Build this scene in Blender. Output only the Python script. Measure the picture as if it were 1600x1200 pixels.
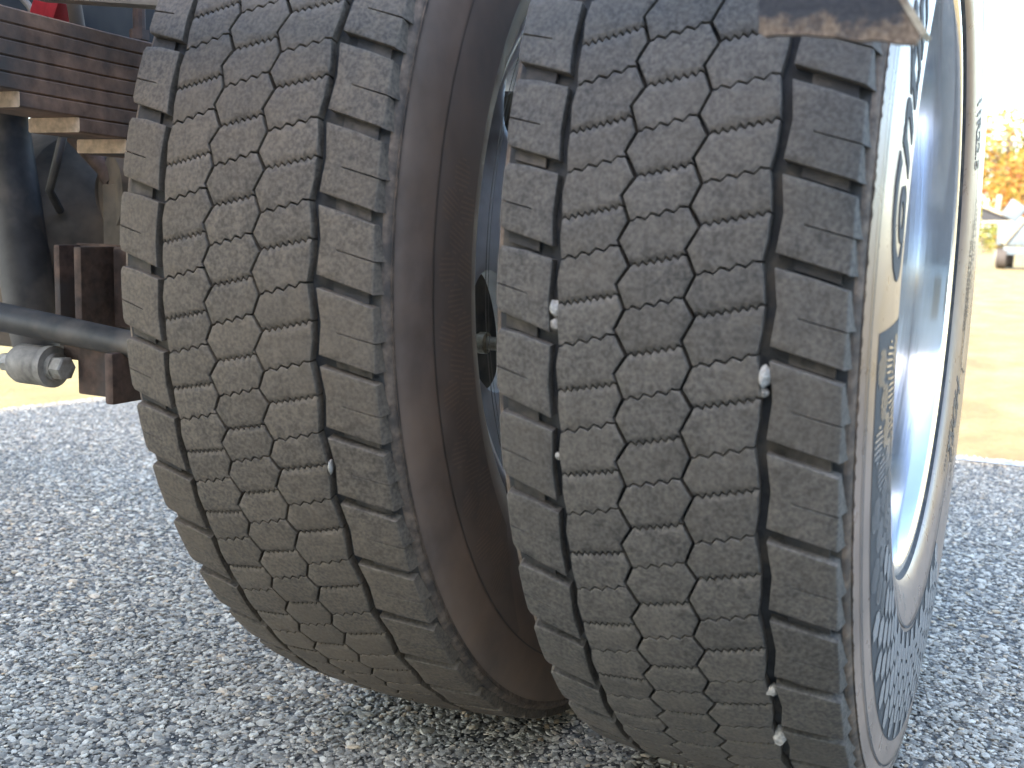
import bpy, bmesh, math, random
import numpy as np
from mathutils import Vector, Matrix
random.seed(7)
S = bpy.context.scene
for o in list(bpy.data.objects): bpy.data.objects.remove(o)
COL = S.collection
PI = math.pi

# ------------------------------------------------------------------ camera
cam_d = bpy.data.cameras.new('camera'); cam = bpy.data.objects.new('camera', cam_d); COL.objects.link(cam)
S.camera = cam
right, fwd, up = Vector((0.90036, 0.43413, 0.02964)), Vector((-0.42622, 0.89359, -0.14084)), Vector((-0.08763, 0.11417, 0.98959))
M = Matrix((right, up, -fwd)).transposed().to_4x4()
M.translation = Vector((0.2301, -1.2076, 0.5509))
cam.matrix_world = M
cam_d.sensor_width = 36; cam_d.lens = 39.68; cam_d.clip_start = 0.02; cam_d.clip_end = 3000
cam_d.dof.use_dof = True; cam_d.dof.focus_distance = 1.16; cam_d.dof.aperture_fstop = 9.0

# ------------------------------------------------------------------ world, sun, exposure
SUN_EL, SUN_AZ = math.radians(36.0), math.radians(192.0)      # sun stands behind the camera, over the cab
w = bpy.data.worlds.new('World'); S.world = w; w.use_nodes = True
nt = w.node_tree
sky = nt.nodes.new('ShaderNodeTexSky'); sky.sky_type = 'NISHITA'; sky.sun_disc = False
sky.sun_elevation = SUN_EL; sky.sun_rotation = SUN_AZ; sky.air_density = 1.0; sky.dust_density = 1.2; sky.ozone_density = 1.0
bg = nt.nodes['Background']; bg.inputs[1].default_value = 0.12
nt.links.new(sky.outputs[0], bg.inputs[0])
sun_d = bpy.data.lights.new('sun', 'SUN'); sun_d.energy = 2.4; sun_d.angle = math.radians(0.53); sun_d.color = (1, 0.93, 0.82)
sun = bpy.data.objects.new('sun', sun_d); COL.objects.link(sun)
sdir = Vector((math.sin(SUN_AZ)*math.cos(SUN_EL), math.cos(SUN_AZ)*math.cos(SUN_EL), math.sin(SUN_EL)))
sun.rotation_euler = sdir.to_track_quat('Z', 'Y').to_euler(); sun.location = (0, -8, 9)
S.cycles.max_bounces = 6; S.cycles.diffuse_bounces = 3; S.cycles.glossy_bounces = 4; S.cycles.transmission_bounces = 2
S.view_settings.view_transform = 'Standard'; S.view_settings.look = 'None'; S.view_settings.gamma = 1
S.view_settings.exposure = 3.2

# ------------------------------------------------------------------ helpers
def tag(o, label=None, cat=None, group=None, kind=None):
    if label: o['label'] = label
    if cat: o['category'] = cat
    if group: o['group'] = group
    if kind: o['kind'] = kind
    return o
def mesh_obj(name, me, mat=None, parent=None):
    o = bpy.data.objects.new(name, me); COL.objects.link(o)
    if mat is not None and not me.materials: me.materials.append(mat)
    if parent: o.parent = parent
    return o
def smooth_by_angle(bm, deg=35):
    lim = math.radians(deg)
    for f in bm.faces: f.smooth = True
    for e in bm.edges:
        if len(e.link_faces) == 2: e.smooth = e.calc_face_angle(0) < lim
        else: e.smooth = True
def done(bm, name, mat=None, parent=None, deg=35, recalc=True):
    if recalc: bmesh.ops.recalc_face_normals(bm, faces=bm.faces)
    smooth_by_angle(bm, deg)
    me = bpy.data.meshes.new(name); bm.to_mesh(me); bm.free()
    return mesh_obj(name, me, mat, parent)
def box(bm, c, s, rot=None, bevel=0.0):
    r = bmesh.ops.create_cube(bm, size=1)
    m = Matrix.Translation(Vector(c)) @ (rot.to_4x4() if rot else Matrix.Identity(4)) @ Matrix.Diagonal((s[0], s[1], s[2], 1))
    bmesh.ops.transform(bm, matrix=m, verts=r['verts'])
    if bevel:
        es = list({e for v in r['verts'] for e in v.link_edges})
        bmesh.ops.bevel(bm, geom=es, offset=bevel, segments=2, affect='EDGES', profile=0.6)
def frame_of(d):
    d = d.normalized(); a = Vector((0, 0, 1)) if abs(d.z) < .9 else Vector((1, 0, 0))
    u = d.cross(a).normalized(); return u, d.cross(u)
def tube(bm, pts, rad, n=16, cap=True):
    pts = [Vector(p) for p in pts]; rad = rad if isinstance(rad, (list, tuple)) else [rad]*len(pts)
    rings = []
    u0 = None
    for i, p in enumerate(pts):
        d = (pts[min(i+1, len(pts)-1)] - pts[max(i-1, 0)]).normalized()
        if u0 is None: u, v = frame_of(d)
        else:
            u = (u0 - d*u0.dot(d)).normalized(); v = d.cross(u)
        u0 = u
        rings.append([bm.verts.new(p + (u*math.cos(2*PI*k/n) + v*math.sin(2*PI*k/n))*rad[i]) for k in range(n)])
    for a, b in zip(rings, rings[1:]):
        for k in range(n): bm.faces.new((a[k], a[(k+1) % n], b[(k+1) % n], b[k]))
    if cap: bm.faces.new(rings[0][::-1]); bm.faces.new(rings[-1])
def prism(bm, poly, axis, a, b):
    """extrude 2D polygon along an axis from a to b"""
    def P(q, h):
        return {'x': (h, q[0], q[1]), 'y': (q[0], h, q[1]), 'z': (q[0], q[1], h)}[axis]
    A = [bm.verts.new(P(q, a)) for q in poly]; B = [bm.verts.new(P(q, b)) for q in poly]
    n = len(poly)
    bm.faces.new(A); bm.faces.new(B[::-1])
    for i in range(n): bm.faces.new((A[i], B[i], B[(i+1) % n], A[(i+1) % n]))

# ------------------------------------------------------------------ materials
def new_mat(name):
    m = bpy.data.materials.new(name); m.use_nodes = True
    n = m.node_tree.nodes; return m, m.node_tree, n['Principled BSDF']
def N(t, ty, **kw):
    n = t.nodes.new(ty)
    for k, v in kw.items():
        if k.startswith('_'): setattr(n, k[1:], v)
        else: n.inputs[k.replace('__', ' ')].default_value = v
    return n
def ramp(t, fac, stops):
    r = t.nodes.new('ShaderNodeValToRGB'); e = r.color_ramp.elements
    while len(e) > 1: e.remove(e[-1])
    e[0].position, e[0].color = stops[0][0], (*stops[0][1], 1) if len(stops[0][1]) == 3 else stops[0][1]
    for p, c in stops[1:]:
        x = e.new(p); x.color = (*c, 1)
    t.links.new(fac, r.inputs[0]); return r.outputs[0]
def mixc(t, fac, a, b, mode='MIX'):
    n = t.nodes.new('ShaderNodeMix'); n.data_type = 'RGBA'; n.blend_type = mode
    if isinstance(fac, float): n.inputs[0].default_value = fac
    else: t.links.new(fac, n.inputs[0])
    for i, c in ((6, a), (7, b)):
        if isinstance(c, tuple): n.inputs[i].default_value = (*c, 1)
        else: t.links.new(c, n.inputs[i])
    return n.outputs[2]
def bump(t, b, h, strength, dist, prev=None):
    n = t.nodes.new('ShaderNodeBump'); n.inputs['Strength'].default_value = strength; n.inputs['Distance'].default_value = dist
    t.links.new(h, n.inputs['Height'])
    if prev: t.links.new(prev, n.inputs['Normal'])
    t.links.new(n.outputs[0], b.inputs['Normal']); return n.outputs[0]
def noise(t, co, scale, detail=4, rough=.55):
    n = t.nodes.new('ShaderNodeTexNoise'); n.inputs['Scale'].default_value = scale
    n.inputs['Detail'].default_value = detail; n.inputs['Roughness'].default_value = rough
    t.links.new(co, n.inputs['Vector']); return n.outputs[0]
def coords(t, which='Object'): return t.nodes.new('ShaderNodeTexCoord').outputs[which]
def world_pos(t): return t.nodes.new('ShaderNodeNewGeometry').outputs['Position']

def simple(name, col, rough=.6, metal=0., var=.25, scale=30, bmp=.15, dist=.002, dirt=None, dirt_amt=.5):
    m, t, b = new_mat(name); co = world_pos(t)
    n1 = noise(t, co, scale, 5); n2 = noise(t, co, scale*.23, 4, .6)
    c1 = tuple(x*(1-var) for x in col); c2 = tuple(min(1, x*(1+var)) for x in col)
    c = ramp(t, n1, [(.3, c1), (.7, c2)])
    if dirt:
        f = ramp(t, n2, [(.62-dirt_amt*.35, (0, 0, 0)), (.74-dirt_amt*.2, (1, 1, 1))]); c = mixc(t, f, c, dirt)
    t.links.new(c, b.inputs['Base Color']); b.inputs['Roughness'].default_value = rough; b.inputs['Metallic'].default_value = metal
    if bmp: bump(t, b, n1, bmp, dist)
    return m

def tread_mat(name, tint=(1, 1, 1)):
    m, t, b = new_mat(name); co = world_pos(t)
    info = t.nodes.new('ShaderNodeObjectInfo')
    n1 = noise(t, co, 90, 5, .6); n2 = noise(t, co, 330, 4, .6); n3 = noise(t, co, 1500, 3, .7); n4 = noise(t, co, 9, 3)
    c = ramp(t, n1, [(.34, (.060, .053, .045)), (.50, (.125, .111, .094)), (.68, (.195, .171, .141))])
    c = mixc(t, .55, c, ramp(t, n2, [(.38, (.046, .041, .036)), (.52, (.130, .116, .099)), (.72, (.235, .208, .172))]))
    c = mixc(t, ramp(t, n4, [(.4, (0, 0, 0)), (.65, (.4, .4, .4))]), c, (.160, .134, .104))
    sp = ramp(t, n3, [(.67, (0, 0, 0)), (.76, (.7, .7, .7))]); c = mixc(t, sp, c, (.30, .285, .255))
    wa = t.nodes.new('ShaderNodeAttribute'); wa.attribute_name = 'wear'
    wm = t.nodes.new('ShaderNodeMath'); wm.operation = 'MULTIPLY'; t.links.new(wa.outputs['Fac'], wm.inputs[0]); t.links.new(ramp(t, n2, [(.3, (.1,)*3), (.62, (.75,)*3)]), wm.inputs[1])
    c = mixc(t, wm.outputs[0], c, (.23, .215, .19))
    hs = t.nodes.new('ShaderNodeHueSaturation'); mr = t.nodes.new('ShaderNodeMapRange')
    mr.inputs['To Min'].default_value = .90; mr.inputs['To Max'].default_value = 1.10
    t.links.new(info.outputs['Random'], mr.inputs[0]); t.links.new(mr.outputs[0], hs.inputs['Value']); t.links.new(mixc(t, 1.0, c, tint, 'MULTIPLY'), hs.inputs['Color'])
    # walls of the grooves carry no pale scuffing: cavity by pointiness is not used, the shade is real
    t.links.new(hs.outputs[0], b.inputs['Base Color'])
    t.links.new(ramp(t, n1, [(.3, (.62,)*3), (.7, (.82,)*3)]), b.inputs['Roughness'])
    b.inputs['Specular IOR Level'].default_value = .42
    p = bump(t, b, n2, .35, .0012); bump(t, b, n3, .3, .0004, p)
    return m

def sidewall_mat(name, gloss, dirt, col=(.030, .029, .028), dust=(.13, .105, .08)):
    m, t, b = new_mat(name); co = coords(t)
    n1 = noise(t, co, 40, 5, .6); n2 = noise(t, co, 1100, 3, .65); n4 = noise(t, co, 7, 4, .6)
    c = ramp(t, n1, [(.3, tuple(x*.75 for x in col)), (.7, tuple(x*1.3 for x in col))])
    c = mixc(t, ramp(t, n4, [(.35, (.15*dirt,)*3), (.7, (dirt,)*3)]), c, dust)
    c = mixc(t, ramp(t, n2, [(.68, (0, 0, 0)), (.75, (.5, .5, .5))]), c, (.16, .14, .12))
    t.links.new(c, b.inputs['Base Color'])
    r = ramp(t, n1, [(.3, (gloss*.85,)*3), (.75, (min(1, gloss*1.2),)*3)])
    t.links.new(r, b.inputs['Roughness']); b.inputs['Specular IOR Level'].default_value = .5
    if gloss < .3: b.inputs['Coat Weight'].default_value = .25; b.inputs['Coat Roughness'].default_value = gloss*.8
    bump(t, b, n2, .12, .0003)
    return m

M_tread = tread_mat('worn_tread_rubber', (.86, .835, .80))
M_treadI = tread_mat('worn_dusty_tread_rubber', (.96, .865, .75))
M_base = simple('groove_rubber', (.035, .034, .033), .8, 0, .35, 120, .3, .001, (.10, .082, .06), .35)
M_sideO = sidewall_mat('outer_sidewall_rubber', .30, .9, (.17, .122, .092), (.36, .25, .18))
M_sideI = sidewall_mat('dusty_sidewall_rubber', .55, .75, (.15, .118, .095), (.34, .235, .160))
M_bar = simple('groove_floor_dust', (.095, .078, .060), .8, 0, .6, 90, .5, .002, (.045, .042, .04), .6)
M_ledge = simple('dirty_shoulder_rubber', (.17, .122, .085), .75, 0, .45, 160, .5, .002, (.075, .060, .047), .5)
M_dull = simple('knurled_rubber', (.040, .039, .039), .75, 0, .3, 600, .4, .0006)
M_letter = simple('matt_letter_rubber', (.055, .052, .048), .80, 0, .3, 900, .5, .0006)
M_hexpad = sidewall_mat('smooth_pad_rubber', .24, .2, (.22, .205, .19), (.28, .25, .21))  # sheen of the smooth pads is partly put into this paler colour
M_panelI = sidewall_mat('dusty_textured_rubber', .62, .75, (.125, .105, .088), (.29, .21, .15))
M_emb = sidewall_mat('embossed_rubber', .5, .5, (.08, .07, .06), (.17, .135, .105))

def metal_polished():
    m, t, b = new_mat('polished_aluminium'); co = coords(t)
    mp = t.nodes.new('ShaderNodeMapping'); mp.inputs['Scale'].default_value = (260, 9, 9); t.links.new(co, mp.inputs[0])
    n1 = noise(t, mp.outputs[0], 1, 5, .6); n2 = noise(t, co, 26, 4)
    t.links.new(ramp(t, n2, [(.3, (.67, .68, .69)), (.75, (.76, .76, .76))]), b.inputs['Base Color'])
    b.inputs['Metallic'].default_value = 1
    t.links.new(ramp(t, n1, [(.3, (.10,)*3), (.75, (.20,)*3)]), b.inputs['Roughness'])
    bump(t, b, n1, .05, .0006); return m
M_alu = metal_polished()
M_alu_lip = simple('machined_lip', (.78, .78, .77), .22, 1, .06, 60, .05, .0004)
M_silver = simple('silver_wheel_paint', (.88, .88, .86), .30, 0., .10, 26, .05, .001, (.30, .27, .23), .28)
M_brass = simple('dusty_brass', (.42, .36, .25), .45, .5, .3, 200, .2, .0006)
M_rust = simple('rusty_spring_steel', (.19, .105, .062), .85, 0, .5, 40, .5, .002, (.075, .058, .045), .55)
M_leafend = simple('sunlit_tan_leaf_end', (.56, .41, .28), .85, 0, .25, 130, .4, .001)  # tan end faces, with a sunlit brightness put into the colour
M_black = simple('chassis_black', (.042, .037, .032), .6, 0, .4, 40, .25, .0015, (.15, .12, .09), .45)
M_blackd = simple('dusty_chassis', (.085, .068, .050), .85, 0, .4, 35, .3, .002, (.17, .125, .085), .55)
M_rail = simple('rail_black', (.014, .014, .016), .9, 0, .4, 20, .2, .002, (.05, .043, .036), .4)
M_rustbr = simple('rusty_bracket', (.095, .058, .040), .85, 0, .5, 70, .5, .002, (.07, .055, .045), .45)
M_rubbush = simple('bush_grey', (.27, .235, .19), .7, 0, .35, 80, .3, .001, (.06, .055, .05), .35)
M_bolt = simple('dirty_zinc_bolt', (.38, .34, .28), .6, .3, .25, 160, .3, .0006, (.18, .14, .1), .3)
M_red = simple('red_plastic', (.42, .03, .035), .45, 0, .25, 60, .1, .001)
M_tan = simple('tan_dusty_sheet', (.26, .22, .17), .8, 0, .25, 40, .2, .001)
M_pebble = simple('pale_pebble', (.42, .385, .33), .9, 0, .4, 300, .8, .002, (.22, .19, .155), .45)
M_cab = simple('cab_white_paint', (.45, .45, .45), .35, 0, .05, 4, 0)
M_glass = simple('dark_glass', (.02, .025, .03), .08, 0, .1, 4, 0)

def bracket_mat():
    m, t, b = new_mat('rusty_pitted_steel'); co = world_pos(t)
    n1 = noise(t, co, 60, 6, .65); n2 = noise(t, co, 300, 5, .6); n3 = noise(t, co, 24, 4)
    sx = t.nodes.new('ShaderNodeSeparateXYZ'); t.links.new(co, sx.inputs[0])
    mr = t.nodes.new('ShaderNodeMapRange'); t.links.new(sx.outputs[2], mr.inputs[0])
    mr.inputs['From Min'].default_value = .645; mr.inputs['From Max'].default_value = .668; mr.inputs['To Min'].default_value = .30; mr.inputs['To Max'].default_value = -.10
    ad = t.nodes.new('ShaderNodeMath'); ad.operation = 'ADD'; t.links.new(n1, ad.inputs[0]); t.links.new(mr.outputs[0], ad.inputs[1])
    f = ramp(t, ad.outputs[0], [(.52, (0, 0, 0)), (.72, (1, 1, 1))])
    rust = ramp(t, n2, [(.3, (.10, .062, .038)), (.5, (.22, .15, .095)), (.7, (.36, .27, .18))])
    c = mixc(t, f, ramp(t, n2, [(.3, (.03, .031, .035)), (.7, (.065, .06, .058))]), rust)
    t.links.new(c, b.inputs['Base Color']); b.inputs['Roughness'].default_value = .8
    p = bump(t, b, n2, .5, .0012); bump(t, b, n1, .4, .003, p); return m
M_bracket = bracket_mat()

def asphalt_mat():
    m, t, b = new_mat('coarse_asphalt'); co = world_pos(t)
    v = t.nodes.new('ShaderNodeTexVoronoi'); v.inputs['Scale'].default_value = 135; v.inputs['Randomness'].default_value = 1
    t.links.new(co, v.inputs['Vector'])
    v2 = t.nodes.new('ShaderNodeTexVoronoi'); v2.inputs['Scale'].default_value = 260; t.links.new(co, v2.inputs['Vector'])
    sx = t.nodes.new('ShaderNodeSeparateColor'); t.links.new(v.outputs['Color'], sx.inputs[0])
    c = ramp(t, sx.outputs[0], [(0, (.08, .077, .072)), (.35, (.22, .203, .178)), (.6, (.36, .332, .291)), (.85, (.50, .46, .40)), (1, (.66, .61, .54))])
    edge = ramp(t, v.outputs['Distance'], [(.25, (1, 1, 1)), (.62, (.3, .3, .3))])
    c = mixc(t, 1.0, c, edge, 'MULTIPLY')
    n1 = noise(t, co, 5, 5); n2 = noise(t, co, 420, 4)
    c = mixc(t, .5, c, ramp(t, n1, [(.3, (.88, .82, .68)), (.7, (1.28, 1.19, .98))]), 'MULTIPLY')
    c = mixc(t, .4, c, ramp(t, n2, [(.3, (.5, .5, .5)), (.7, (1.3, 1.3, 1.3))]), 'MULTIPLY')
    t.links.new(c, b.inputs['Base Color']); b.inputs['Roughness'].default_value = .85
    inv = t.nodes.new('ShaderNodeMath'); inv.operation = 'SUBTRACT'; inv.inputs[0].default_value = 1; t.links.new(v.outputs['Distance'], inv.inputs[1])
    p = bump(t, b, inv.outputs[0], .8, .004); bump(t, b, n2, .3, .001, p); return m
def stone_mat():
    m, t, b = new_mat('aggregate_stone'); co = world_pos(t); info = t.nodes.new('ShaderNodeObjectInfo')
    c = ramp(t, info.outputs['Random'], [(0, (.17, .16, .145)), (.2, (.28, .26, .23)), (.5, (.38, .35, .305)), (.75, (.54, .50, .44)), (.88, (.66, .62, .55)), (.95, (.50, .38, .26)), (1, (.74, .70, .63))])
    n2 = noise(t, co, 500, 4)
    c = mixc(t, .6, c, ramp(t, n2, [(.3, (.72, .66, .53)), (.7, (1.38, 1.28, 1.04))]), 'MULTIPLY')
    t.links.new(c, b.inputs['Base Color']); b.inputs['Roughness'].default_value = .75
    bump(t, b, n2, .4, .001); return m
def grass_ground_mat():
    m, t, b = new_mat('dry_grass_ground'); co = world_pos(t)
    mp = t.nodes.new('ShaderNodeMapping'); mp.inputs['Scale'].default_value = (1, .5, 1); t.links.new(co, mp.inputs[0])
    n1 = noise(t, mp.outputs[0], 4, 6, .65); n2 = noise(t, co, 60, 5, .7); n3 = noise(t, co, .25, 4)
    c = ramp(t, n1, [(.3, (.17, .112, .038)), (.5, (.245, .172, .066)), (.7, (.33, .25, .115))])
    c = mixc(t, .5, c, ramp(t, n2, [(.3, (.55, .55, .5)), (.7, (1.3, 1.3, 1.25))]), 'MULTIPLY')
    c = mixc(t, ramp(t, n3, [(.5, (0, 0, 0)), (.75, (.5, .5, .5))]), c, (.26, .24, .07))
    t.links.new(c, b.inputs['Base Color']); b.inputs['Roughness'].default_value = .9
    bump(t, b, n2, .8, .02); return m
M_asphalt, M_stone, M_grass = asphalt_mat(), stone_mat(), grass_ground_mat()
M_line = simple('worn_white_paint', (.50, .50, .48), .8, 0, .15, 200, .4, .001, (.16, .16, .165), .55)

# ------------------------------------------------------------------ ground
PAV_Y, PAV_X = 1.84, -2.33       # pavement ends: across behind the truck, and along its far side
def sheet(name, x0, x1, y0, y1, z, mat, nx=1, ny=1):
    bm = bmesh.new()
    vs = [[bm.verts.new((x0+(x1-x0)*i/nx, y0+(y1-y0)*j/ny, z)) for i in range(nx+1)] for j in range(ny+1)]
    for j in range(ny):
        for i in range(nx): bm.faces.new((vs[j][i], vs[j][i+1], vs[j+1][i+1], vs[j+1][i]))
    return tag(done(bm, name, mat), kind='structure')
sheet('dry_grass_field', -900, 900, -900, 900, -.012, M_grass)
def pav_x(y): return -2.375 + .21*(y-.956)
bm = bmesh.new(); bm.faces.new([bm.verts.new(p) for p in ((pav_x(-40), -40, 0), (40, -40, 0), (40, PAV_Y, 0), (pav_x(PAV_Y), PAV_Y, 0))])
tag(done(bm, 'asphalt_pavement', M_asphalt), kind='structure')
sheet('painted_edge_line', -2.0, 20, PAV_Y-.085, PAV_Y-.045, .004, M_line)

def rock_mesh(name, seed, fl=.42):
    rnd = random.Random(seed); bm = bmesh.new()
    bmesh.ops.create_icosphere(bm, subdivisions=1, radius=1)
    sx, sy = rnd.uniform(.75, 1.35), rnd.uniform(.6, .95)
    for v in bm.verts:
        k = rnd.uniform(.72, 1.12); v.co = Vector((v.co.x*sx*k, v.co.y*sy*k, max(-.35, min(.8, v.co.z*k))*fl))
    for f in bm.faces: f.smooth = False
    me = bpy.data.meshes.new(name); bm.to_mesh(me); bm.free(); me.materials.append(M_stone); return me
rocks = [rock_mesh('stone_chip', i) for i in range(5)]
rock_col = bpy.data.collections.new('stone_chips')
for me in rocks:
    o = bpy.data.objects.new('stone_chip', me); rock_col.objects.link(o)
def aggregate(name, poly, dens, smin, smax, label):
    bm = bmesh.new(); bm.faces.new([bm.verts.new((x, y, .0006)) for x, y in poly])
    o = done(bm, name, M_asphalt)
    g = bpy.data.node_groups.new(name, 'GeometryNodeTree')
    g.interface.new_socket('Geometry', in_out='INPUT', socket_type='NodeSocketGeometry')
    g.interface.new_socket('Geometry', in_out='OUTPUT', socket_type='NodeSocketGeometry')
    n = g.nodes; L = g.links.new
    gi = n.new('NodeGroupInput'); go = n.new('NodeGroupOutput')
    d = n.new('GeometryNodeDistributePointsOnFaces'); d.inputs['Density'].default_value = dens
    ci = n.new('GeometryNodeCollectionInfo'); ci.inputs[0].default_value = rock_col
    ci.inputs['Separate Children'].default_value = True; ci.inputs['Reset Children'].default_value = True
    ip = n.new('GeometryNodeInstanceOnPoints'); ip.inputs['Pick Instance'].default_value = True
    rv = n.new('FunctionNodeRandomValue'); rv.data_type = 'FLOAT_VECTOR'
    rv.inputs[0].default_value = (-.35, -.35, 0); rv.inputs[1].default_value = (.35, .35, 6.283)
    rs = n.new('FunctionNodeRandomValue'); rs.data_type = 'FLOAT'; rs.inputs[2].default_value = 0; rs.inputs[3].default_value = 1
    pw = n.new('ShaderNodeMath'); pw.operation = 'POWER'; pw.inputs[1].default_value = 2.2
    mr = n.new('ShaderNodeMapRange'); mr.inputs['To Min'].default_value = smin; mr.inputs['To Max'].default_value = smax
    L(rs.outputs[1], pw.inputs[0]); L(pw.outputs[0], mr.inputs[0])
    L(gi.outputs[0], d.inputs[0]); L(d.outputs[0], ip.inputs[0]); L(ci.outputs[0], ip.inputs['Instance'])
    L(rv.outputs[0], ip.inputs['Rotation']); L(mr.outputs[0], ip.inputs['Scale']); L(ip.outputs[0], go.inputs[0])
    md = o.modifiers.new('aggregate', 'NODES'); md.node_group = g
    return tag(o, label, 'gravel', kind='stuff')
aggregate('asphalt_aggregate', [(-.95, -.75), (.45, -.75), (.45, .35), (-.95, .35)], 50000, .0017, .0056, 'grey stone chips set in the asphalt around the tyres')
aggregate('far_asphalt_aggregate', [(pav_x(.35), .35), (.45, .35), (.45, PAV_Y), (pav_x(PAV_Y), PAV_Y)], 26000, .0020, .0060, 'grey stone chips set in the asphalt farther back')
aggregate('side_asphalt_aggregate', [(pav_x(-.75), -.75), (-.95, -.75), (-.95, .35), (pav_x(.35), .35)], 26000, .0020, .0060, 'grey stone chips set in the asphalt under the chassis')

aggregate('large_asphalt_aggregate', [(-1.6, -.75), (.45, -.75), (.45, 1.0), (-1.6, 1.0)], 2600, .0050, .0092, 'scattered larger pale stone chips in the asphalt')

# ------------------------------------------------------------------ truck root
truck = bpy.data.objects.new('truck', None); COL.objects.link(truck)
tag(truck, 'heavy truck seen close at its worn dual rear tyres on coarse asphalt', 'truck')

# ------------------------------------------------------------------ tyre geometry
R = .515; NP = 52; DTH = 2*PI/NP; TD = .0085
AXZ = R - .004
def crown(x): return R - x*x/1.6
def interp(tab, v):
    if v <= tab[0][0]: return tab[0][1]
    for (a, b), (c, d) in zip(tab, tab[1:]):
        if v <= c: return b + (d-b)*(v-a)/(c-a)
    return tab[-1][1]
# profile of the carcass, half (x, r); mirrored for the other side
SIDE = [(.1212, .4960), (.1225, .4950), (.1238, .4935), (.1247, .4915), (.1251, .4890), (.1247, .4868), (.1258, .484), (.1280, .474), (.1300, .456), (.1314, .436),
        (.1321, .414), (.1320, .394), (.1295, .372), (.1225, .352), (.1130, .335), (.1025, .321), (.0930, .3125), (.0855, .3055), (.0805, .3015), (.0770, .297), (.0680, .288)]
BEAD_O = [(.1312, .372), (.1297, .352), (.1275, .335), (.1248, .321), (.1218, .3115), (.1175, .3045), (.1120, .3000), (.1060, .296), (.0950, .288)]
SIDE_O = [q for q in SIDE if q[1] > .38] + BEAD_O
CUR = {'side': SIDE_O}
def side_x(r):
    tab = sorted([(b, a) for a, b in CUR['side'] if b < .4862]); return interp(tab, r)
CROWN = [(x, crown(x)-TD) for x in (0, .03, .06, .09, .112)] + [(.1195, crown(.1195)-TD-.0012)]
def revolve(prof, seg, bm, mats=None):
    rings = []
    for k in range(seg):
        th = 2*PI*k/seg; c, s = math.cos(th), math.sin(th)
        rings.append([bm.verts.new((x, -r*c, r*s)) for x, r in prof])
    for k in range(seg):
        a, b = rings[k], rings[(k+1) % seg]
        for j in range(len(prof)-1):
            f = bm.faces.new((a[j], b[j], b[j+1], a[j+1]))
            if mats: f.material_index = mats[j]
    return rings

# --- tread blocks in unrolled space: x in metres, v in pitches
G = .00125
AB = [(-.5, -.0198), (-.215, -.0283), (.01, -.0218), (.29, -.0280), (.5, -.0198), (.785, -.0283), (1.01, -.0218), (1.29, -.0280), (1.5, -.0198), (1.785, -.0283)]
BC = [(-.02, .0255), (.204, .0182), (.45, .0246), (.73, .0176), (.98, .0255), (1.204, .0182), (1.45, .0246), (1.73, .0176), (1.98, .0255)]
AL = [(0, -.0696), (.3, -.0706), (.53, -.0682), (.8, -.0698), (1, -.0696)]
CR = [(.18, .0692), (.42, .0682), (.65, .0660), (.9, .0684), (1.18, .0692)]
def side_pts(tab, v0, v1, off, up=True):
    """points strictly inside (v0,v1) on a groove line, shifted sideways"""
    ps = [(x+off, v) for v, x in tab if v0+.03 < v < v1-.03]
    return ps if up else ps[::-1]
TOOTH, WAVE, PLAIN, SLIT, END = 'tooth', 'wave', 'plain', 'slit', 'end'
SPEC = {TOOTH: (.0038, .0014), WAVE: (.0005, .0004), PLAIN: (.0007, .0005), SLIT: (.00035, .0003), END: (.0014, .0010)}
PITCH = DTH*R
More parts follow.
